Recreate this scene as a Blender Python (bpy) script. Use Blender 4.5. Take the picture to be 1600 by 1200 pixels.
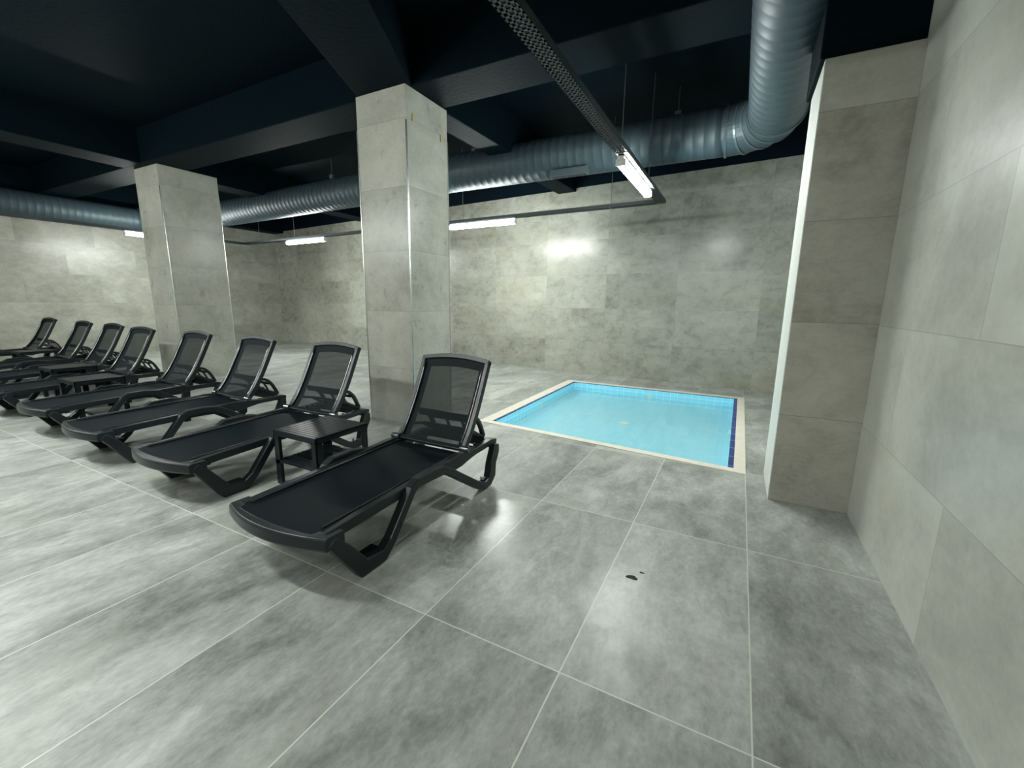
import bpy, bmesh, math, random
from mathutils import Vector, Matrix
random.seed(7)
for o in list(bpy.data.objects): bpy.data.objects.remove(o)
SC = bpy.context.scene
COL = SC.collection

# ------------------------------------------------------------------ camera
EYE = 1.286
def cam_axes(yaw, pitch, roll):
    y, p, r = map(math.radians, (yaw, pitch, roll))
    fw = Vector((-math.sin(y)*math.cos(p), math.cos(y)*math.cos(p), -math.sin(p)))
    rt = Vector((math.cos(y), math.sin(y), 0)); up = rt.cross(fw)
    return rt*math.cos(r)+up*math.sin(r), -rt*math.sin(r)+up*math.cos(r), fw
rr, uu, fw = cam_axes(27.702, 10.786, 0.661)
cd = bpy.data.cameras.new('camera'); cam = bpy.data.objects.new('camera', cd); COL.objects.link(cam)
cd.sensor_width = 36; cd.lens = 666.2/1600*36; cd.clip_start = 0.02; cd.clip_end = 100
m = Matrix((rr, uu, -fw)).transposed().to_4x4(); m.translation = (0, 0, EYE)
cam.matrix_world = m
SC.camera = cam

# ------------------------------------------------------------------ light and exposure
W = bpy.data.worlds.new('world'); SC.world = W; W.use_nodes = True
W.node_tree.nodes['Background'].inputs[0].default_value = (0.6, 0.75, 0.85, 1)
W.node_tree.nodes['Background'].inputs[1].default_value = 0.0
SC.view_settings.view_transform = 'Standard'; SC.view_settings.look = 'None'
SC.view_settings.exposure = 1.3; SC.view_settings.gamma = 1.0; SC.view_settings.use_curve_mapping = False
LAMP_POWER = 60.0
LAMP_COLOR = (0.96, 1.0, 0.95)

# ------------------------------------------------------------------ node helpers
class NT:
    def __init__(s, name):
        s.m = bpy.data.materials.new(name); s.m.use_nodes = True
        s.t = s.m.node_tree; s.b = s.t.nodes['Principled BSDF']; s.out = s.t.nodes['Material Output']
    def n(s, kind, **kw):
        nd = s.t.nodes.new(kind)
        for k, v in kw.items(): setattr(nd, k, v)
        return nd
    def lk(s, a, b): s.t.links.new(a, b)
    def put(s, sock, v):
        if hasattr(v, 'is_output'): s.lk(v, sock)
        else: sock.default_value = v
    def math(s, op, a, b=0.0, c=None, clamp=False):
        nd = s.n('ShaderNodeMath', operation=op, use_clamp=clamp)
        s.put(nd.inputs[0], a); s.put(nd.inputs[1], b)
        if c is not None: s.put(nd.inputs[2], c)
        return nd.outputs[0]
    def vmath(s, op, a, b):
        nd = s.n('ShaderNodeVectorMath', operation=op)
        s.put(nd.inputs[0], a); s.put(nd.inputs[1], b); return nd.outputs[0]
    def mix(s, f, a, b):
        nd = s.n('ShaderNodeMix', data_type='RGBA')
        s.put(nd.inputs[0], f)
        for i, v in ((6, a), (7, b)):
            if isinstance(v, tuple) and len(v) == 3: v = v+(1,)
            s.put(nd.inputs[i], v)
        return nd.outputs[2]
    def noise(s, vec, scale, detail=4, rough=.55, dist=0.0):
        nd = s.n('ShaderNodeTexNoise'); s.lk(vec, nd.inputs['Vector'])
        nd.inputs['Scale'].default_value = scale; nd.inputs['Detail'].default_value = detail
        nd.inputs['Roughness'].default_value = rough; nd.inputs['Distortion'].default_value = dist
        return nd.outputs['Fac']
    def ramp(s, f, stops):
        nd = s.n('ShaderNodeValToRGB'); s.lk(f, nd.inputs[0]); e = nd.color_ramp.elements
        while len(e) < len(stops): e.new(0.5)
        for el, (p, c) in zip(e, stops):
            el.position = p; el.color = (c+(1,)) if isinstance(c, tuple) else (c, c, c, 1)
        return nd.outputs[0]
    def bump(s, h, strength, dist):
        nd = s.n('ShaderNodeBump'); s.lk(h, nd.inputs['Height'])
        nd.inputs['Strength'].default_value = strength; nd.inputs['Distance'].default_value = dist
        s.lk(nd.outputs[0], s.b.inputs['Normal'])
    def pos(s): return s.n('ShaderNodeNewGeometry').outputs['Position']

def plain(name, col, rough=.5, metal=0.0, spec=.5, bumpy=None):
    t = NT(name); t.b.inputs['Base Color'].default_value = col+(1,)
    t.b.inputs['Roughness'].default_value = rough; t.b.inputs['Metallic'].default_value = metal
    t.b.inputs['Specular IOR Level'].default_value = spec
    tc = t.n('ShaderNodeTexCoord').outputs['Object']
    n = t.noise(tc, bumpy[0] if bumpy else 40, 3)
    c = t.mix(n, tuple(v*.85 for v in col), tuple(min(1, v*1.15) for v in col))
    t.lk(c, t.b.inputs['Base Color'])
    if bumpy: t.bump(n, bumpy[1], bumpy[2])
    return t.m

def stone(name, axes, w, h, u0=0.0, v0=0.0, stagger=0.0, grout=.004, gcol=(.5, .5, .45),
          dark=(.2, .2, .17), mid=(.36, .37, .33), light=(.5, .51, .46), rough=(.18, .4), stretch=(1, 1, 1),
          scale=1.6, wet=(), gstr=1.0, contrast=1.0, varamt=.12, bumpamt=.15, spec=.5):
    """large porcelain tiles with a clouded cement print; axes picks the two world axes of the joints"""
    t = NT(name); P = t.pos()
    sx = t.n('ShaderNodeSeparateXYZ'); t.lk(P, sx.inputs[0])
    A = {'x': sx.outputs[0], 'y': sx.outputs[1], 'z': sx.outputs[2]}
    v = t.math('DIVIDE', t.math('SUBTRACT', A[axes[1]], v0), h)
    vr = t.math('FLOOR', v)
    u = t.math('DIVIDE', t.math('SUBTRACT', A[axes[0]], u0), w)
    if stagger:
        u = t.math('ADD', u, t.math('MULTIPLY', t.math('MODULO', t.math('ABSOLUTE', vr), 2.0), stagger))
    ur = t.math('FLOOR', u)
    du = t.math('MULTIPLY', t.math('SUBTRACT', .5, t.math('ABSOLUTE', t.math('SUBTRACT', t.math('FRACT', u), .5))), w)
    dv = t.math('MULTIPLY', t.math('SUBTRACT', .5, t.math('ABSOLUTE', t.math('SUBTRACT', t.math('FRACT', v), .5))), h)
    d = t.math('MINIMUM', du, dv)
    g = t.math('LESS_THAN', d, grout/2)
    cx = t.n('ShaderNodeCombineXYZ'); t.lk(ur, cx.inputs[0]); t.lk(vr, cx.inputs[1])
    wn = t.n('ShaderNodeTexWhiteNoise'); t.lk(cx.outputs[0], wn.inputs['Vector'])
    off = t.vmath('MULTIPLY', wn.outputs['Color'], (7.0, 7.0, 7.0))
    q = t.vmath('ADD', t.vmath('MULTIPLY', P, tuple(stretch)), off)
    n1 = t.noise(q, scale, 6, .62, .6); n2 = t.noise(q, scale*4.5, 8, .7, .3); n3 = t.noise(q, scale*22, 4, .7)
    f = t.math('ADD', t.math('ADD', t.math('MULTIPLY', n1, .50), t.math('MULTIPLY', n2, .32)), t.math('MULTIPLY', n3, .18))
    f = t.math('ADD', f, t.math('MULTIPLY', t.math('SUBTRACT', wn.outputs['Value'], .5), varamt*.5))
    f = t.math('ADD', t.math('MULTIPLY', t.math('SUBTRACT', f, .5), contrast), .5)
    c = t.ramp(f, [(.30, dark), (.5, mid), (.68, light)])
    # faint warm stains
    n4 = t.noise(q, scale*1.1, 3, .5)
    c = t.mix(t.math('MULTIPLY', t.math('SUBTRACT', n4, .52, clamp=True), 2.2, clamp=True), c, tuple(a*b for a, b in zip(mid, (.92, .88, .72))))
    c = t.mix(t.math('MULTIPLY', g, gstr), c, gcol)
    t.lk(c, t.b.inputs['Base Color'])
    r = t.math('ADD', t.math('MULTIPLY', n2, rough[1]-rough[0]), rough[0])
    for (wx, wy, wr, dx) in wet:
        dd = t.n('ShaderNodeVectorMath', operation='DISTANCE')
        wob = t.math('MULTIPLY', t.noise(P, 5, 5, .6), .9)
        t.lk(P, dd.inputs[0]); dd.inputs[1].default_value = (wx, wy, 0)
        k = t.math('LESS_THAN', t.math('MULTIPLY', dd.outputs['Value'], wob), wr*.45)
        r = t.math('ADD', t.math('MULTIPLY', r, t.math('SUBTRACT', 1.0, t.math('MULTIPLY', k, dx))), .0)
    t.lk(r, t.b.inputs['Roughness'])
    t.b.inputs['Specular IOR Level'].default_value = spec
    hgt = t.math('SUBTRACT', t.math('MULTIPLY', n2, .5), t.math('MULTIPLY', g, 1.0))
    t.bump(hgt, bumpamt, .004)
    return t.m

M = {}
M['floor'] = stone('floor_tile', 'xy', .6, 1.2, -.443, 1.23, 0, .005, (.7, .7, .62),
                   (.17, .18, .165), (.37, .39, .365), (.58, .605, .565), (.34, .5), (1.15, .62, 1), 1.9,
                   wet=((-1.12, 1.95, .36, .42), (-.33, 1.72, .22, .15)), contrast=1.5, varamt=.08, bumpamt=.10)
M['wall_back'] = stone('wall_tile_back', 'xz', 1.2, .6, .25, 0, 0, .004, (.26, .26, .23),
                   (.2, .2, .165), (.36, .365, .315), (.5, .51, .45), (.2, .36), (.75, .75, 1.1), 1.9, gstr=.6, varamt=.26, contrast=1.15)
M['wall_side'] = stone('wall_tile_side', 'yz', 1.2, .6, 2.0, -.02, .42, .004, (.26, .26, .23),
                   (.2, .2, .165), (.36, .365, .315), (.54, .55, .49), (.24, .4), (.75, .75, 1.1), 1.8, gstr=.5, varamt=.2)
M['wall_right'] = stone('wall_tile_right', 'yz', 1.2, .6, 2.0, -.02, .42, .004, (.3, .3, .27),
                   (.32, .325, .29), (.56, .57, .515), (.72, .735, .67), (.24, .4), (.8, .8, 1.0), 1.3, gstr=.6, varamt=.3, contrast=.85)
M['column'] = stone('column_tile', 'xz', 100, .594, -50, 0, 0, .004, (.2, .2, .17),
                   (.2, .2, .165), (.37, .375, .33), (.5, .51, .45), (.2, .4), (1, 1, 1), 1.5, gstr=.7, varamt=.2)
M['pillar'] = stone('pillar_tile', 'xz', 100, .594, -50, 0, 0, .004, (.2, .2, .17),
                   (.23, .22, .18), (.42, .41, .355), (.53, .525, .465), (.25, .5), (1, 1, 1.4), 1.5, gstr=.7, varamt=.2)

def mosaic(name, axes, p, a, b, g, gw=.006):
    t = NT(name); P = t.pos(); sx = t.n('ShaderNodeSeparateXYZ'); t.lk(P, sx.inputs[0])
    A = {'x': 0, 'y': 1, 'z': 2}
    def ln(ax, pp):
        u = t.math('DIVIDE', sx.outputs[A[ax]], pp)
        return t.math('MULTIPLY', t.math('SUBTRACT', .5, t.math('ABSOLUTE', t.math('SUBTRACT', t.math('FRACT', u), .5))), pp), t.math('FLOOR', u)
    (d1, r1), (d2, r2) = ln(axes[0], p[0]), ln(axes[1], p[1])
    gr = t.math('LESS_THAN', t.math('MINIMUM', d1, d2), gw/2)
    cx = t.n('ShaderNodeCombineXYZ'); t.lk(r1, cx.inputs[0]); t.lk(r2, cx.inputs[1])
    wn = t.n('ShaderNodeTexWhiteNoise'); t.lk(cx.outputs[0], wn.inputs['Vector'])
    c = t.mix(wn.outputs['Value'], a, b); c = t.mix(gr, c, g)
    t.lk(c, t.b.inputs['Base Color']); t.b.inputs['Roughness'].default_value = .25
    return t.m
BLA, BLB, BLG = (.29, .80, .99), (.32, .84, 1.0), (.65, .96, 1.0)
M['pool_x'] = mosaic('pool_tile_front', 'xz', (.1, .058), BLA, BLB, BLG)
M['pool_y'] = mosaic('pool_tile_side', 'yz', (.1, .058), BLA, BLB, BLG)
M['pool_f'] = mosaic('pool_tile_floor', 'xy', (.1, .3), BLA, BLB, (.42, .86, 1.0), .005)
M['pool_rim_y'] = mosaic('pool_rim_side', 'yx', (.25, 50.0), (.006, .03, .2), (.008, .045, .25), (.2, .4, .6), .008)
M['pool_rim_x'] = mosaic('pool_rim_front', 'xy', (.25, 50.0), (.006, .03, .2), (.008, .045, .25), (.2, .4, .6), .008)
M['coping'] = plain('coping_stone', (.84, .79, .69), .45, bumpy=(14, .1, .002))
M['inlet'] = plain('inlet_plastic', (.75, .8, .78), .3)

t = NT('pool_water'); t.t.nodes.remove(t.b)
fr = t.n('ShaderNodeFresnel'); fr.inputs['IOR'].default_value = 1.33
tr = t.n('ShaderNodeBsdfTransparent'); tr.inputs[0].default_value = (.97, 1, 1, 1)
gl = t.n('ShaderNodeBsdfGlossy'); gl.inputs['Roughness'].default_value = .03
nb = t.n('ShaderNodeBump'); nb.inputs['Strength'].default_value = .25; nb.inputs['Distance'].default_value = .01
t.lk(t.noise(t.pos(), 7, 3, .5, .4), nb.inputs['Height']); t.lk(nb.outputs[0], gl.inputs['Normal']); t.lk(nb.outputs[0], fr.inputs['Normal'])
mx = t.n('ShaderNodeMixShader'); t.lk(t.math('MULTIPLY', fr.outputs[0], .28), mx.inputs[0]); t.lk(tr.outputs[0], mx.inputs[1]); t.lk(gl.outputs[0], mx.inputs[2])
t.lk(mx.outputs[0], t.out.inputs[0]); M['water'] = t.m

def tint(m, c): m.node_tree.nodes['Principled BSDF'].inputs['Specular Tint'].default_value = c+(1,); return m
M['paint'] = plain('ceiling_paint', (.0022, .0062, .0090), .62, spec=.045, bumpy=(24, .45, .010))
M['paint_wall'] = plain('upper_wall_paint', (.003, .007, .013), .55, spec=.15, bumpy=(20, .3, .006))
for k_ in ('paint', 'paint_wall'): tint(M[k_], (.35, .85, 1.0))
M['duct'] = plain('duct_paint', (.045, .072, .088), .5, .25, bumpy=(30, .15, .002))
M['duct_seam'] = plain('duct_seam', (.11, .15, .17), .3, .5)
M['tray'] = plain('tray_metal', (.07, .085, .09), .42, .6)
M['rod'] = plain('rod_metal', (.2, .23, .24), .35, .7)
M['trim'] = plain('steel_trim', (.75, .77, .75), .25, .9)
M['panel'] = plain('pale_side', (.80, .83, .78), .45)
M['clip'] = plain('yellow_clip', (.6, .5, .15), .5)
M['resin'] = plain('charcoal_resin', (.010, .0135, .0165), .34, spec=.36, bumpy=(220, .12, .001))
M['track'] = plain('sling_track', (.03, .035, .04), .15, spec=.9, bumpy=(60, .5, .002))
M['cap'] = plain('light_cap', (.6, .63, .63), .35)
M['housing'] = plain('lamp_housing', (.75, .75, .72), .4)
M['paper'] = plain('paper', (.85, .85, .82), .8)

def sling(name, open_):
    t = NT(name); t.b.inputs['Base Color'].default_value = (.004, .0085, .0115, 1); t.b.inputs['Roughness'].default_value = .55; t.b.inputs['Specular IOR Level'].default_value = .09
    tc = t.n('ShaderNodeTexCoord').outputs['Object']
    wv = t.n('ShaderNodeTexWave', wave_type='BANDS', bands_direction='X'); t.lk(tc, wv.inputs[0]); wv.inputs['Scale'].default_value = 130
    t.bump(wv.outputs['Fac'], .2, .0008)
    tr = t.n('ShaderNodeBsdfTransparent'); mx = t.n('ShaderNodeMixShader'); mx.inputs[0].default_value = open_
    t.lk(t.b.outputs[0], mx.inputs[1]); t.lk(tr.outputs[0], mx.inputs[2]); t.lk(mx.outputs[0], t.out.inputs[0])
    return t.m
M['sling'] = sling('seat_fabric', .04)
M['mesh'] = sling('back_fabric', .16)

t = NT('lamp_diffuser'); t.b.inputs['Base Color'].default_value = (.9, .9, .88, 1)
t.b.inputs['Emission Color'].default_value = LAMP_COLOR+(1,); t.b.inputs['Emission Strength'].default_value = LAMP_POWER
M['diffuser'] = t.m
t = NT('wet_drop'); t.b.inputs['Base Color'].default_value = (.06, .065, .06, 1); t.b.inputs['Roughness'].default_value = .05; M['drop'] = t.m

# ------------------------------------------------------------------ mesh helpers
def link(name, bm, mat, parent=None, bevel=0, smooth=False, loc=None):
    bmesh.ops.recalc_face_normals(bm, faces=bm.faces)
    me = bpy.data.meshes.new(name); bm.to_mesh(me); bm.free()
    for mm in (mat if isinstance(mat, (list, tuple)) else [mat]): me.materials.append(M[mm])
    o = bpy.data.objects.new(name, me); COL.objects.link(o)
    if parent: o.parent = parent
    if loc: o.location = loc
    if smooth: me.shade_smooth()
    if bevel:
        b = o.modifiers.new('bevel', 'BEVEL'); b.width = bevel; b.segments = 2; b.limit_method = 'ANGLE'; b.angle_limit = .6
    return o
def empty(name, loc, rz=0.0):
    o = bpy.data.objects.new(name, None); COL.objects.link(o); o.location = loc; o.rotation_euler = (0, 0, rz); o.empty_display_size = .1
    return o
def tag(o, label=None, cat=None, group=None, kind=None):
    if label: o['label'] = label
    if cat: o['category'] = cat
    if group: o['group'] = group
    if kind: o['kind'] = kind
    return o
def hexa(bm, b, tp, mi=0):
    vb = [bm.verts.new(p) for p in b]; vt = [bm.verts.new(p) for p in tp]; n = len(b)
    fs = [bm.faces.new(vb[::-1]), bm.faces.new(vt)]
    for i in range(n): fs.append(bm.faces.new((vb[i], vb[(i+1) % n], vt[(i+1) % n], vt[i])))
    for f in fs: f.material_index = mi
def box(bm, x0, x1, y0, y1, z0, z1, mi=0):
    q = [(x0, y0), (x1, y0), (x1, y1), (x0, y1)]
    hexa(bm, [(x, y, z0) for x, y in q], [(x, y, z1) for x, y in q], mi)
def prism(bm, pts, z0, z1, mi=0): hexa(bm, [(x, y, z0) for x, y in pts], [(x, y, z1) for x, y in pts], mi)
def obox(bm, a, b, half, z0, z1):
    """box along the plan line a-b, half wide to each side"""
    a, b = Vector(a), Vector(b); d = (b-a).normalized(); n = Vector((-d.y, d.x))*half
    prism(bm, [tuple(a-n), tuple(b-n), tuple(b+n), tuple(a+n)], z0, z1)
def ribbon(bm, path, x0, x1, th):
    """strip following path in (y,z), thickness th across, width x0..x1"""
    n = len(path); th = th if isinstance(th, (list, tuple)) else [th]*n; rings = []
    for i in range(n):
        p = Vector(path[i]); a = (p-Vector(path[i-1])).normalized() if i else None
        b = (Vector(path[i+1])-p).normalized() if i < n-1 else None
        a = a or b; b = b or a; tt = (a+b).normalized(); nn = Vector((-tt.y, tt.x))
        k = th[i]/2/max(.45, nn.dot(Vector((-a.y, a.x))))
        o, q = p+nn*k, p-nn*k
        rings.append([bm.verts.new((x0, o.x, o.y)), bm.verts.new((x1, o.x, o.y)), bm.verts.new((x1, q.x, q.y)), bm.verts.new((x0, q.x, q.y))])
    for r, s in zip(rings, rings[1:]):
        for j in range(4): bm.faces.new((r[j], r[(j+1) % 4], s[(j+1) % 4], s[j]))
    bm.faces.new(rings[0][::-1]); bm.faces.new(rings[-1])
def tube(bm, path, rad, seg=12, cap=True):
    n = len(path); P = [Vector(p) for p in path]; rad = rad if isinstance(rad, (list, tuple)) else [rad]*n
    prev = None; rings = []
    for i in range(n):
        a = (P[i]-P[i-1]).normalized() if i else (P[1]-P[0]).normalized()
        b = (P[i+1]-P[i]).normalized() if i < n-1 else a
        tt = (a+b).normalized()
        u = tt.cross(Vector((0, 0, 1))) if abs(tt.z) < .9 else tt.cross(Vector((0, 1, 0)))
        u.normalize(); v = u.cross(tt)
        k = 1/max(.5, tt.dot(a))
        # miter stretch in the bend plane (all bends here are horizontal)
        rings.append([bm.verts.new(P[i]+u*math.cos(w)*rad[i]*k+v*math.sin(w)*rad[i]) for w in [2*math.pi*j/seg for j in range(seg)]])
    for r, s in zip(rings, rings[1:]):
        for j in range(seg): bm.faces.new((r[j], r[(j+1) % seg], s[(j+1) % seg], s[j]))
    if cap: bm.faces.new(rings[0][::-1]); bm.faces.new(rings[-1])
def smooth_path(pts, sub=4):
    out = []
    P = [pts[0]]+list(pts)+[pts[-1]]
    for i in range(1, len(P)-2):
        p0, p1, p2, p3 = [Vector(q) for q in P[i-1:i+3]]
        for k in range(sub):
            s = k/sub
            out.append(tuple(.5*((2*p1)+(-p0+p2)*s+(2*p0-5*p1+4*p2-p3)*s*s+(-p0+3*p1-3*p2+p3)*s**3)))
    out.append(tuple(pts[-1])); return out
B = bmesh.new

# ------------------------------------------------------------------ room
XR, XL, YN = .72, -12.8, -4.6
TOP = 3.72; TILE = 3.31
bwy = lambda x: 7.448-.097*x
PO = [(-2.432, 3.852), (.16, 3.596), (.171, 6.742), (-2.478, 6.785)]   # outer edge of the pool coping
def struct(name, bm, mat, **k):
    o = link(name, bm, mat, **k); o['kind'] = 'structure'; return o
bm = B()
X0, X1, Y0, Y1 = XL-.3, XR+.3, YN-.3, bwy(XL)+.3
oc = [(X0, Y0), (X1, Y0), (X1, Y1), (X0, Y1)]
for i in range(4):
    j = (i+1) % 4
    prism(bm, [oc[i], oc[j], PO[j], PO[i]], -.3, 0)
struct('floor', bm, 'floor')

def wall(name, a, b, mat, inward):
    """tiled wall between plan points; the tiling stands proud of the painted wall above it"""
    n = Vector(inward).normalized(); a, b = Vector(a), Vector(b)
    bm = B(); q = [a, b, b-n*.2, a-n*.2]; prism(bm, [tuple(v) for v in q], -.3, TILE)
    w = struct(name, bm, mat)
    bm = B(); q = [a-n*.012, b-n*.012, b-n*.2, a-n*.2]; prism(bm, [tuple(v) for v in q], TILE, TOP)
    link('painted_upper_wall', bm, 'paint_wall', w)
    return w
nb_ = (-.097, -1)
wall('wall_back', (XL-.2, bwy(XL-.2)), (XR+.2, bwy(XR+.2)), 'wall_back', nb_)
wall('wall_right', (XR, YN), (XR, bwy(XR)), 'wall_right', (-1, 0))
wall('wall_left', (XL, bwy(XL)), (XL, YN), 'wall_side', (1, 0))
wall('wall_front', (XL-.2, YN), (XR+.2, YN), 'wall_back', (0, 1))

bm = B(); box(bm, X0, X1, Y0, Y1, TOP, TOP+.2)
ceil = struct('ceiling', bm, 'paint')
SOF = 3.25
def beam(pts, z0=SOF, z1=TOP+.01):
    bm = B(); prism(bm, pts, z0, z1); link('beam', bm, 'paint', ceil, bevel=.01)
beam([(XL, 3.44), (XR, 3.44), (XR, 3.96), (XL, 3.96)])
beam([(-3.56, 3.45), (-2.90, 3.45), (-1.23, .1), (-1.95, .1)])
beam([(-1.95, .1), (-1.23, .1), (-1.23, YN), (-1.95, YN)])
beam([(-3.28, 3.95), (-2.96, 3.95), (-2.80, 7.74), (-3.16, 7.76)])
beam([(-8.58, YN), (-8.05, YN), (-8.05, 3.45), (-8.58, 3.45)])
beam([(-8.70, 3.95), (-8.25, 3.95), (-8.25, 8.28), (-8.70, 8.3)])
beam([(XL, YN), (-12.35, YN), (-12.35, 3.45), (XL, 3.45)])
beam([(XL, 3.95), (-12.35, 3.95), (-12.35, 8.65), (XL, 8.65)])
beam([(.26, 3.2), (XR, 3.2), (XR, 3.8), (.26, 3.8)], 2.655)

# ------------------------------------------------------------------ columns
def column(loc, x0, x1, y0, y1, z1, label, mat, trims, clips=()):
    e = empty('tiled_column', (loc[0], loc[1], 0))
    tag(e, label, 'column')
    bm = B(); box(bm, x0-loc[0], x1-loc[0], y0-loc[1], y1-loc[1], 0, z1)
    link('tile_cladding', bm, mat, e, bevel=.002)
    for (tx, ty) in trims:
        bm = B(); s = .006
        box(bm, tx-loc[0]-s, tx-loc[0]+s, ty-loc[1]-s, ty-loc[1]+s, 0.0, min(z1, 2.95))
        link('corner_trim', bm, 'trim', e)['label'] = 'bright steel corner trim'
    for (cx, cy, cz) in clips:
        bm = B(); box(bm, cx-loc[0]-.002, cx-loc[0]+.012, cy-loc[1]-.006, cy-loc[1]+.006, cz-.04, cz+.025)
        link('tile_clip', bm, 'clip', e)['label'] = 'small yellow tile clip left sticking out'
    return e
column((-3.232, 3.70), -3.546, -2.918, 3.377, 4.016, 3.25, 'square grey tiled column nearest the blue pool, behind the nearest loungers', 'column',
       [(-2.918, 3.377), (-3.546, 3.377), (-2.918, 4.016)], [(-2.918, 3.47, 3.005), (-2.918, 3.90, 2.955)])
column((-8.19, 3.96), -8.535, -7.841, 3.548, 4.383, 3.25, 'square grey tiled column further left, standing behind the far row of loungers', 'column',
       [(-7.841, 3.548), (-7.841, 4.383)])
pil = column((.505, 3.45), .29, XR, 3.195, 3.74, 2.65, 'broad brownish grey tiled pillar built against the right wall beside the pool', 'pillar',
       [])
bm = B(); box(bm, .286-.505, .2915-.505, 3.199-3.45, 3.742-3.45, 0, 2.649); link('side_face', bm, 'panel', pil)['label'] = 'pale whitish narrow side face'  # thin layer gives the tiled side a brighter colour than the front

# ------------------------------------------------------------------ pool
def lerp(a, b, t): return (a[0]+(b[0]-a[0])*t, a[1]+(b[1]-a[1])*t)
def inset(q, l, f, r, k):
    """inset quad (front-left, front-right, back-right, back-left) by left, front, right, back amounts"""
    fl, frr, br, bl = [Vector(p) for p in q]
    def ln(a, b, d, s):
        n = Vector((-(b-a).y, (b-a).x)).normalized()*d; return a+n, b+n
    L = [ln(fl, frr, f, 1), ln(frr, br, r, 1), ln(br, bl, k, 1), ln(bl, fl, l, 1)]
    from mathutils.geometry import intersect_line_line as ill
    out = []
    for i in range(4):
        a, b = L[i-1], L[i]
        p = ill(Vector((*a[0], 0)), Vector((*a[1], 0)), Vector((*b[0], 0)), Vector((*b[1], 0)))[0]
        out.append((p.x, p.y))
    return out
PI_ = inset(PO, .13, .085, .085, .10)     # inside of coping
PR = inset(PI_, .028, .010, .042, .025)    # inside of dark blue rim
pe = empty('paddling_pool', ((PO[0][0]+PO[1][0])/2, 5.2, 0))
tag(pe, 'sunken square paddling pool with cream coping and light blue mosaic tiles', 'pool')
ox, oy = pe.location.x, pe.location.y
def loc2(q): return [(x-ox, y-oy) for x, y in q]
def ringmesh(name, q0, q1, z0, z1, mat, sides=range(4), lab=None):
    bm = B()
    for i in sides:
        j = (i+1) % 4
        a, b, c, d = loc2([q0[i], q0[j], q1[j], q1[i]])
        mi = 0 if (not isinstance(mat, list)) else (0 if i in (0, 2) else 1)
        prism(bm, [a, b, c, d], z0, z1, mi)
    o = link(name, bm, mat, pe)
    if lab: o['label'] = lab
    return o
ringmesh('coping', PO, PI_, -.05, .006, 'coping', lab='cream stone coping')
ringmesh('rim_tile', PI_, PR, -.0038, .002, ['pool_rim_x', 'pool_rim_y'], lab='dark blue edging tiles')
PB = inset(PR, -.12, -.12, -.12, -.12)
DEP = -.18
ringmesh('pool_wall', PB, PR, DEP-.1, -.004, ['pool_x', 'pool_y'])
bm = B(); prism(bm, loc2(PB), DEP-.1, DEP); link('pool_floor', bm, 'pool_f', pe)
def disc(bm, c, r, ax, th, seg=20):
    p = Vector(c); a = Vector(ax)
    tube(bm, [p, p+a*th], r, seg)
INL = [((PR[0][0]+PR[3][0])/2+.0, 5.25, (1, 0, 0)), (PR[1][0]-.004, 5.15, (-1, 0, 0)), (-1.1, (PR[2][1]+PR[3][1])/2, (0, -1, 0)), (-1.12, PR[0][1]-.1, (0, 1, 0))]
for (x, y, ax) in INL:
    bm = B(); disc(bm, (x-ox, y-oy, -.11), .035, ax, .015); link('water_inlet', bm, 'inlet', pe, bevel=.003)['label'] = 'round white water inlet'
bm = B(); disc(bm, (-1.15-ox, 5.2-oy, DEP), .06, (0, 0, 1), .008); link('floor_drain', bm, 'inlet', pe)['label'] = 'pale floor drain cover'
# water surface with small swirls where the inlets push the water up
bm = B(); N = 110; grid = []
sw = [(-2.1, 5.2), (.0, 5.05), (-1.1, 6.35), (-.98, 4.02)]
for i in range(N+1):
    row = []
    for j in range(N+1):
        u, v = i/N, j/N
        a = lerp(PR[0], PR[1], u); b = lerp(PR[3], PR[2], u); p = lerp(a, b, v)
        z = 0
        for (sx_, sy_) in sw:
            d = math.hypot(p[0]-sx_, p[1]-sy_)
            z += .010*math.exp(-(d/.09)**2)*math.cos(d*70)+.003*math.exp(-(d/.3)**2)*math.cos(d*45)
        z += .0008*math.sin(p[0]*9+p[1]*4)+.0008*math.sin(p[1]*11-p[0]*5)
        row.append(bm.verts.new((p[0]-ox, p[1]-oy, -.062+z)))
    grid.append(row)
for i in range(N):
    for j in range(N): bm.faces.new((grid[i][j], grid[i+1][j], grid[i+1][j+1], grid[i][j+1]))
wt = link('pool_water', bm, 'water', smooth=True, loc=(ox, oy, 0))
tag(wt, 'clear shallow water filling the blue tiled paddling pool', 'water', kind='stuff')

# ------------------------------------------------------------------ cable trays and lamps
TZ = 2.575
def tray(a, b, label, rods):
    a, b = Vector(a), Vector(b); Ln = (b-a).length; ang = math.atan2(b.y-a.y, b.x-a.x)
    e = empty('cable_tray', (a.x, a.y, TZ), ang); tag(e, label, 'cable tray', 'cable trays hung under the ceiling')
    bm = B(); w = .055
    box(bm, 0, Ln, -w, -w+.004, 0, .045); box(bm, 0, Ln, w-.004, w, 0, .045)
    for c in (-.048, -.017, .017, .048): box(bm, 0, Ln, c-.006, c+.006, 0, .003)
    k = 0
    while k*.04 < Ln-.02:
        box(bm, k*.04, k*.04+.016, -w, w, 0, .003); k += 1
    link('perforated_channel', bm, 'tray', e)
    bm = B(); box(bm, .02, Ln-.02, -.035, .02, .004, .016); link('cable_run', bm, 'resin', e)
    for r in rods:
        bm = B(); tube(bm, [(r, 0, .0), (r, 0, TOP-TZ)], .004, 8); box(bm, r-.01, r+.01, -w, w, -.006, .0)
        link('hanger_rod', bm, 'rod', e)
    return e
TA, TB_, TC, TD = (-1.045, 6.08), (-10.62, 6.42), (-10.62, .30), (-1.045, .37)
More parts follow.
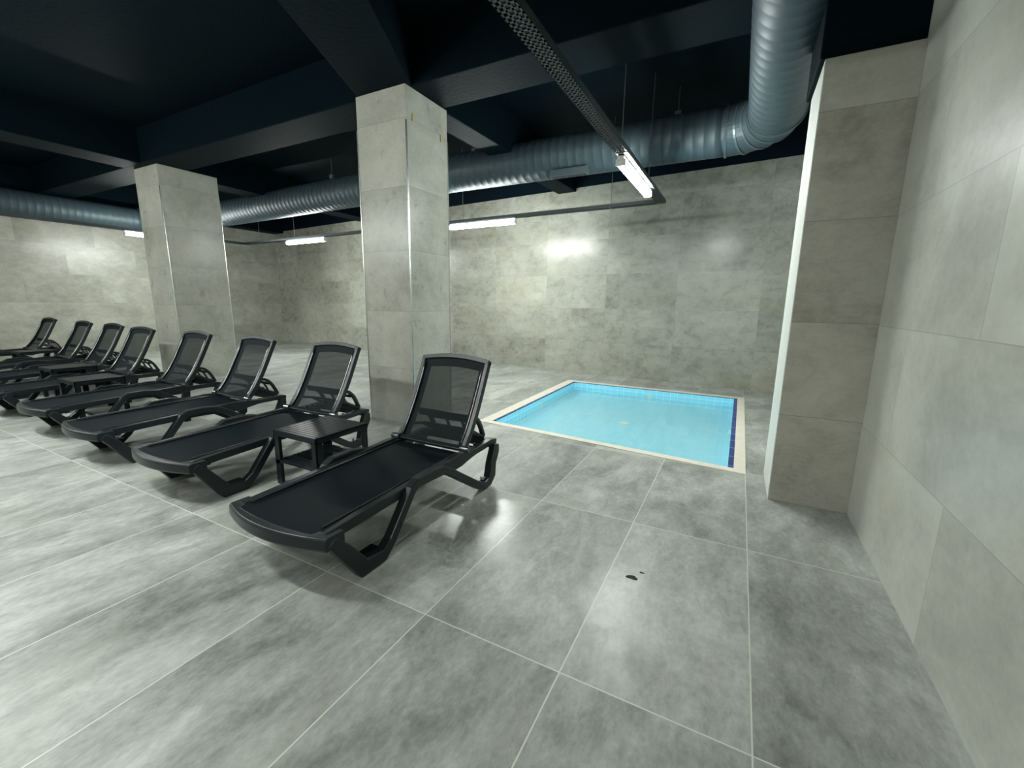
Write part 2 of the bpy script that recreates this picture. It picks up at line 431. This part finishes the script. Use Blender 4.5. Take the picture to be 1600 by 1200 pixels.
tray((-1.045, -3.8), (-1.045, 6.135), 'dark perforated cable tray running overhead from the viewer to the pool light', [1.2, 3.3, 5.0, 7.78, 9.0])
tray((-1.106, 6.082), TB_, 'dark perforated cable tray running along the back wall with two lights', [.6, 3.1, 5.3, 7.6, 8.9])
tray((-10.62, 6.355), TC, 'dark perforated cable tray running along the left wall above the far loungers', [1.2])
tray((-1.10, .37), (-10.56, .30), 'dark perforated cable tray crossing overhead in front of the loungers', [1, 3, 5, 7, 9])
def batten(c, ang, label, L=1.27):
    e = empty('batten_light', (c[0], c[1], TZ-.09), ang); tag(e, label, 'light', 'LED batten lights under the cable trays')
    h = L/2
    bm = B(); box(bm, -h, h, -.03, .03, .055, .083); link('housing', bm, 'housing', e, bevel=.004)
    bm = B(); prof = [(-.042, .054), (-.042, .025), (-.033, .006), (-.014, .0), (.014, .0), (.033, .006), (.042, .025), (.042, .054)]
    r0 = [bm.verts.new((-h+.015, y, z)) for y, z in prof]; r1 = [bm.verts.new((h-.015, y, z)) for y, z in prof]
    for i in range(len(prof)): j = (i+1) % len(prof); bm.faces.new((r0[i], r0[j], r1[j], r1[i]))
    bm.faces.new(r0[::-1]); bm.faces.new(r1)
    link('diffuser', bm, 'diffuser', e)['label'] = 'glowing white diffuser'
    for s in (-1, 1):
        bm = B(); x0, x1 = sorted((s*h, s*(h-.014))); box(bm, x0, x1, -.044, .044, -.002, .056); link('end_cap', bm, 'housing', e, bevel=.003)
    return e
sl = math.atan2(.34, -9.575)
batten((-1.06, 4.66), math.pi/2, 'bright batten light nearest the pool, seen end on beneath the cable tray')
batten((-3.83, 6.18), sl, 'bright batten light on the back wall tray just right of the near column')
batten((-8.33, 6.34), sl, 'bright batten light on the back wall tray between the two columns')
batten((-10.62, 4.75), math.pi/2, 'bright batten light by the left wall, half hidden behind the far column')
batten((-3.2, .36), 0, 'batten light on the front tray over the nearest loungers')
batten((-1.06, -1.5), math.pi/2, 'added fill batten on the right tray behind the viewer')  # unseen lamp added to brighten the foreground and the pillar front
batten((-5.45, .345), 0, 'added fill batten on the front tray over the middle of the lounger row')  # extra lamp out of view, added as fill for the foreground
batten((-7.7, .33), 0, 'batten light on the front tray over the far loungers')
batten((-9.7, .31), 0, 'added fill batten on the front tray by the left wall')  # added lamp out of view, more fill from the left

# ------------------------------------------------------------------ ventilation duct
de = empty('ventilation_duct', (.13, 5.65, 3.17)); tag(de, 'large round dark blue spiral ventilation duct bending round the ceiling', 'air duct')
R = .25
def dloc(p): return (p[0]-.13, p[1]-5.65, p[2]-3.17)
def ridged(a, b, pitch=.11, r=R):
    a, b = Vector(a), Vector(b); L = (b-a).length; n = int(L/pitch); pts = []; rad = []
    for i in range(n):
        for k, rr_ in ((0, r), (.80, r), (.88, r+.0025), (.96, r+.0025)):
            pts.append(a+(b-a)*((i+k)/n)); rad.append(rr_)
    pts.append(b); rad.append(r)
    return [dloc(p) for p in pts], rad
def section(a, b, name='straight_section', pitch=.11):
    p, r = ridged(a, b, pitch); bm = B(); tube(bm, p, r, 40, cap=True); link(name, bm, 'duct', de, smooth=True).data.shade_smooth()
DZ = 3.17
def elbow(c, r, a0, a1, z0, z1, n=4):
    pts = []
    for i in range(n+1):
        w = a0+(a1-a0)*i/n; pts.append((c[0]+r*math.cos(w), c[1]+r*math.sin(w), z0+(z1-z0)*i/n))
    bm = B(); tube(bm, [dloc(p) for p in pts], R+.004, 40); link('elbow', bm, 'duct', de)
    for i in range(n+1):
        w = a0+(a1-a0)*i/n; d = Vector((-math.sin(w), math.cos(w), 0))*.012; p = Vector(pts[i])
        bm = B(); tube(bm, [dloc(p-d), dloc(p+d)], R+.014, 40); link('seam_band', bm, 'duct_seam', de, smooth=False)
section((.13, YN+.05, DZ), (.13, 5.2, DZ), pitch=.13)
elbow((-.32, 5.2), .45, 0, math.pi/2, DZ, DZ)
section((-.32, 5.65, DZ), (-3.9, 5.65, DZ))
section((-3.9, 5.65, DZ), (-11.5, 5.65, DZ-.1))
elbow((-11.5, 5.0), .65, math.pi/2, math.pi, DZ-.1, DZ-.17)
section((-12.15, 5.0, DZ-.17), (-12.15, YN+.05, DZ-.17))
for (x0, x1) in ((-2.35, -1.85),):
    bm = B(); y = 5.55
    box(bm, x0-.13, x1-.13, y-5.65-.1, y-5.65+.02, -.285, -.20)
    f = link('air_grille', bm, 'duct_seam', de, bevel=.004)
    bm = B()
    for k in range(3): box(bm, x0-.13+.02, x1-.13-.02, y-5.65-.085+k*.034, y-5.65-.077+k*.034, -.292, -.284)
    link('louvre', bm, 'tray', f)
for (hx, hy) in ((-3.62, 5.65), (-.85, 5.65), (-6.6, 5.65), (-9.2, 5.65), (.13, 2.5)):
    bm = B(); tube(bm, [dloc((hx, hy, DZ+R-.02)), dloc((hx, hy, TOP))], .005, 8)
    box(bm, hx-.13-.035, hx-.13+.035, hy-5.65-.03, hy-5.65+.03, R-.03, R+.045)
    link('hanger', bm, 'rod', de)

# ------------------------------------------------------------------ sun lounger
def make_lounger():
    e = empty('sun_lounger', (0, 0, 0))
    HW = .35
    # curved foot end
    bm = B(); n = 24; rings = []
    for i in range(n+1):
        x = -HW+2*HW*i/n; k = 1-(x/HW)**2
        yf = -.070*k; yb = .028-.045*k if abs(x) < .285 else .105
        zt = .290+.006*k; zb = .228+.004*k
        pr_ = [(yf+.006, zb), (yf, zb+.012), (yf+.002, zt-.010), (yf+.012, zt), (yb-.004, zt-.001), (yb, zt-.008), (yb, zb+.004), (yb-.012, zb)]
        rings.append([bm.verts.new((x, a, b)) for a, b in pr_])
    for r, s in zip(rings, rings[1:]):
        for j in range(8): bm.faces.new((r[j], r[(j+1) % 8], s[(j+1) % 8], s[j]))
    bm.faces.new(rings[0][::-1]); bm.faces.new(rings[-1])
    link('foot_end', bm, 'resin', e, bevel=.003)
    rail = smooth_path([(.03, .268), (.35, .280), (.75, .290), (1.02, .288), (1.14, .292), (1.30, .293), (1.44, .298), (1.515, .285)], 3)
    thk = []
    for y, z in rail: thk.append(.050 if y < .7 else (.050+.042*(y-.7)/.35 if y < 1.05 else max(.042, .092-.055*(y-1.05)/.2)))
    for s in (-1, 1):
        a, b = sorted((s*.272, s*.318))
        bm = B(); ribbon(bm, rail, a, b, thk); link('side_rail', bm, 'resin', e, bevel=.005)
        a, b = sorted((s*.303, s*.355))
        leg = [(.035, .262), (.10, .185), (.205, .040), (.335, .036), (.395, .085), (.560, .292), (.605, .318), (.74, .322), (.84, .306), (.925, .258), (1.235, .052), (1.30, .030), (1.365, .036), (1.400, .075), (1.415, .16), (1.455, .235), (1.465, .285)]
        lt = [.05, .07, .080, .062, .05, .050, .048, .046, .048, .050, .052, .056, .062, .085, .07, .075, .05]
        bm = B(); ribbon(bm, leg, a, b, lt); link('side_leg', bm, 'resin', e, bevel=.006)
        # little shelf ledge in the feet
        bm = B(); a, b = sorted((s*.25, s*.32)); box(bm, a, b, .20, .345, .055, .067); link('foot_gusset', bm, 'resin', e, bevel=.003)
        bm = B(); tube(bm, [(s*.300, 1.325, .068), (s*.325, 1.325, .068)], .014, 14); link('foot_peg', bm, 'cap', e)['label'] = 'small pale round peg by the rear foot'
        # notched rack and hinge
        bm = B(); a, b = sorted((s*.235, s*.275))
        box(bm, a, b, 1.10, 1.48, .262, .292)
        for k in range(4): box(bm, a, b, 1.27+k*.055, 1.285+k*.055, .292, .312)
        link('stay_rack', bm, 'resin', e, bevel=.002)
        bm = B(); a, b = sorted((s*.262, s*.330)); tube(bm, [(a, 1.135, .337), (b, 1.135, .337)], .021, 16)
        link('hinge', bm, 'track', e, bevel=.003)
    for (y, z, w, h) in ((.13, .245, .06, .03), (.62, .245, .05, .03), (1.06, .255, .06, .035), (1.495, .275, .055, .06)):
        bm = B(); box(bm, -.29, .29, y-w/2, y+w/2, z-h/2, z+h/2); link('crossbar', bm, 'resin', e, bevel=.006)
    # seat fabric
    bm = B(); ny, nx = 20, 12; g = []
    for i in range(nx+1):
        x = -.274+.548*i/nx; k = 1-(x/HW)**2; ys = .022-.045*k; row = []
        for j in range(ny+1):
            s = j/ny; y = ys+(1.125-ys)*s
            z = .290+.020*min(1, s*1.2)-.012*(1-(x/.274)**2)*math.sin(math.pi*min(1, s+.05)) ; row.append((x, y, z))
        g.append(row)
    tops = [[bm.verts.new(p) for p in r] for r in g]; bots = [[bm.verts.new((p[0], p[1], p[2]-.003)) for p in r] for r in g]
    for i in range(nx):
        for j in range(ny):
            bm.faces.new((tops[i][j], tops[i+1][j], tops[i+1][j+1], tops[i][j+1])); bm.faces.new((bots[i][j], bots[i][j+1], bots[i+1][j+1], bots[i+1][j]))
    link('seat_sling', bm, 'sling', e, smooth=True)
    for s in (-1, 1):
        bm = B(); xx = s*.258; pts = [(xx, .06+(1.10-.06)*k/10, .298+.018*min(1, k/9)) for k in range(11)]
        tube(bm, pts, .006, 8); link('sling_track', bm, 'track', e)
    # backrest
    bp = smooth_path([(1.145, .325), (1.225, .425), (1.305, .555), (1.380, .700), (1.462, .868)], 4)
    def nrm(i):
        a = Vector(bp[max(0, i-1)]); b = Vector(bp[min(len(bp)-1, i+1)]); t_ = (b-a).normalized(); return Vector((-t_.y, t_.x))
    bm = B()
    for s in (-1, 1):
        a, b = sorted((s*.262, s*.292)); ribbon(bm, bp, a, b, .040)
        a, b = sorted((s*.215, s*.264)); ribbon(bm, [tuple(Vector(p)-nrm(i)*.012) for i, p in enumerate(bp)], a, b, .010)
    # arched top bar
    tp = Vector(bp[-1]); td = (Vector(bp[-1])-Vector(bp[-2])).normalized(); tn = Vector((-td.y, td.x))
    def archbar(lo, hi, f0, f1):
        rings = []
        for i in range(17):
            x = -.292+.584*i/16; k = 1-(x/.292)**2; q = []
            for (sd, nn) in ((lo, f0), (hi, f0), (hi, f1), (lo, f1)):
                p = tp+td*(sd+.030*k)+tn*nn; q.append(bm.verts.new((x, p.x, p.y)))
            rings.append(q)
        for r, s2 in zip(rings, rings[1:]):
            for j in range(4): bm.faces.new((r[j], r[(j+1) % 4], s2[(j+1) % 4], s2[j]))
        bm.faces.new(rings[0][::-1]); bm.faces.new(rings[-1])
    archbar(-.018, .014, .020, -.022); archbar(-.075, -.016, -.006, -.018)
    ribbon(bm, [(1.135, .322), (1.160, .340)], -.27, .27, .03)
    br = link('backrest_frame', bm, 'resin', e, bevel=.003)
    bm = B(); rows = []
    for i, p in enumerate(bp):
        n_ = nrm(i); q = Vector(p)+n_*.008; row = []
        for k in range(9):
            x = -.262+.524*k/8; ex = td*(.026*(1-(x/.292)**2)) if i == len(bp)-1 else Vector((0, 0))
            sag = -n_*(.012*math.sin(math.pi*k/8)*math.sin(math.pi*i/(len(bp)-1)))
            w = q+ex+sag; row.append(bm.verts.new((x, w.x, w.y)))
        rows.append(row)
    for r, s2 in zip(rows, rows[1:]):
        for k in range(8): bm.faces.new((r[k], r[k+1], s2[k+1], s2[k]))
    link('backrest_sling', bm, 'mesh', br, smooth=True)['label'] = 'see-through black mesh fabric'
    for s in (-1, 1):
        bm = B(); pts = []
        for i, p in enumerate(bp[1:-1]):
            q = Vector(p)+nrm(i+1)*.017; pts.append((s*.253, q.x, q.y))
        tube(bm, pts, .0065, 8); link('sling_track', bm, 'track', br, smooth=True)
    # stay that props the backrest
    st = smooth_path([(1.300, .500), (1.375, .482), (1.435, .420), (1.485, .318)], 4)
    bm = B()
    for s in (-1, 1):
        a, b = sorted((s*.205, s*.235)); ribbon(bm, st, a, b, .026)
    low = smooth_path([(1.245, .415), (1.33, .395), (1.42, .345), (1.480, .312)], 3)
    for s in (-1, 1):
        a, b = sorted((s*.205, s*.235)); ribbon(bm, low, a, b, .020)
    for (y, z, h) in ((1.305, .495, .05), (1.400, .440, .022), (1.345, .395, .022), (1.478, .322, .035)):
        box(bm, -.22, .22, y-.010, y+.010, z-h/2, z+h/2)
    for x in (-.07, .07): ribbon(bm, st, x-.010, x+.010, .016)
    link('backrest_stay', bm, 'resin', e, bevel=.003)
    return e

def make_table():
    e = empty('side_table', (0, 0, 0)); S = .22; H = .40
    bm = B(); n = 15; w = 2*S/n
    box(bm, -S+.004, S-.004, -S+.004, S-.004, H-.030, H-.006)
    for k in range(n): box(bm, -S, S, -S+k*w+.003, -S+(k+1)*w-.003, H-.012, H)
    box(bm, -S, S, -S, -S+.012, H-.040, H); box(bm, -S, S, S-.012, S, H-.040, H)
    box(bm, -S, -S+.012, -S, S, H-.040, H); box(bm, S-.012, S, -S, S, H-.040, H)
    link('table_top', bm, 'resin', e, bevel=.002)
    for sx_ in (-1, 1):
        for sy_ in (-1, 1):
            bm = B(); a, b = sorted((sx_*S, sx_*(S-.05))); c, d = sorted((sy_*S, sy_*(S-.010))); box(bm, a, b, c, d, 0, H-.03)
            a, b = sorted((sx_*S, sx_*(S-.010))); c, d = sorted((sy_*S, sy_*(S-.05))); box(bm, a, b, c, d, 0, H-.03)
            link('leg', bm, 'resin', e, bevel=.002)
    bm = B(); box(bm, -S+.012, S-.012, -S+.012, S-.012, .160, .172)
    for k in range(12):
        y0 = -S+.02+k*.034; box(bm, -S+.012, S-.012, y0, y0+.024, .170, .180)
    ring = []
    for i in range(13):
        x = -S+2*S*i/12; k = 1-(x/S)**2; ring.append([bm.verts.new((x, y, z)) for y, z in ((-S, .150+.028*k), (-S+.012, .150+.028*k), (-S+.012, .184), (-S, .184))])
    for r, s2 in zip(ring, ring[1:]):
        for j in range(4): bm.faces.new((r[j], r[(j+1) % 4], s2[(j+1) % 4], s2[j]))
    bm.faces.new(ring[0][::-1]); bm.faces.new(ring[-1])
    link('shelf', bm, 'resin', e, bevel=.0015)
    return e

def copy_tree(o, parent=None):
    c = o.copy(); COL.objects.link(c); c.parent = parent
    for ch in [k for k in bpy.data.objects if k.parent == o]: copy_tree(ch, c)
    return c

LS = [(-1.808, 1.090, 0.0, 'black mesh sun lounger nearest the pool, empty floor on its right'),
      (-3.232, 1.251, .018, 'second black sun lounger from the pool, to the left of the nearest side table'),
      (-4.494, 1.264, -.030, 'third black sun lounger from the pool, foot end pointing at the viewer, no table beside'),
      (-5.753, 1.327, -.008, 'fourth black sun lounger from the pool, its backrest in front of the far column'),
      (-7.097, 1.342, .020, 'fifth black sun lounger from the pool, between two small side tables'),
      (-8.402, 1.497, .006, 'sixth black sun lounger from the pool, backrest against the bright left wall'),
      (-9.706, 1.568, -.007, 'second black sun lounger from the far left end, behind a side table'),
      (-11.693, 1.713, .011, 'farthest black sun lounger at the left end of the row')]
lp = make_lounger()
for i, (x, y, r, lab) in enumerate(LS):
    o = lp if i == 0 else copy_tree(lp)
    o.location = (x, y, 0); o.rotation_euler = (0, 0, r); tag(o, lab, 'sun lounger', 'black sun loungers in a row')
TS = [(-2.58, 1.975, 'black slatted side table between the two nearest loungers'),
      (-6.45, 2.0, 'black side table between the fourth and fifth loungers from the pool'),
      (-7.79, 2.2, 'black side table between the fifth and sixth loungers from the pool'),
      (-10.52, 2.6, 'farthest black side table, beside the last lounger at the left')]
tp_ = make_table()
for i, (x, y, lab) in enumerate(TS):
    o = tp_ if i == 0 else copy_tree(tp_)
    o.location = (x, y, 0); tag(o, lab, 'side table', 'small black side tables by the loungers')

# ------------------------------------------------------------------ bits on the floor
def blob(name, cx, cy, r, th, mat, label, cat, seed, ar=1.0):
    rnd = random.Random(seed); n = 18; ph = [rnd.uniform(0, 6.28) for _ in range(4)]
    pts = []
    for i in range(n):
        w = 2*math.pi*i/n; q = r*(1+.22*math.sin(2*w+ph[0])+.15*math.sin(3*w+ph[1])+.08*math.sin(5*w+ph[2]))
        pts.append((q*math.cos(w), q*math.sin(w)*ar))
    bm = B(); prism(bm, pts, 0, th); o = link(name, bm, mat, bevel=th*.4, loc=(cx, cy, 0.0003)); tag(o, label, cat); return o
blob('water_drop', -.335, 1.895, .022, .002, 'drop', 'larger dark water drop on the wet floor tile in the foreground', 'water drop', 3, .8)
blob('water_drop', -.300, 1.955, .010, .0015, 'drop', 'tiny dark water drop just behind the larger one', 'water drop', 4, .7)
blob('paper_scrap', -1.462, 2.118, .013, .002, 'paper', 'small white paper scrap on the floor beside the nearest lounger', 'scrap', 5, .7)
blob('paper_scrap', -1.52, 2.05, .006, .002, 'paper', 'tiny white paper speck left of the larger scrap', 'scrap', 6, .6)
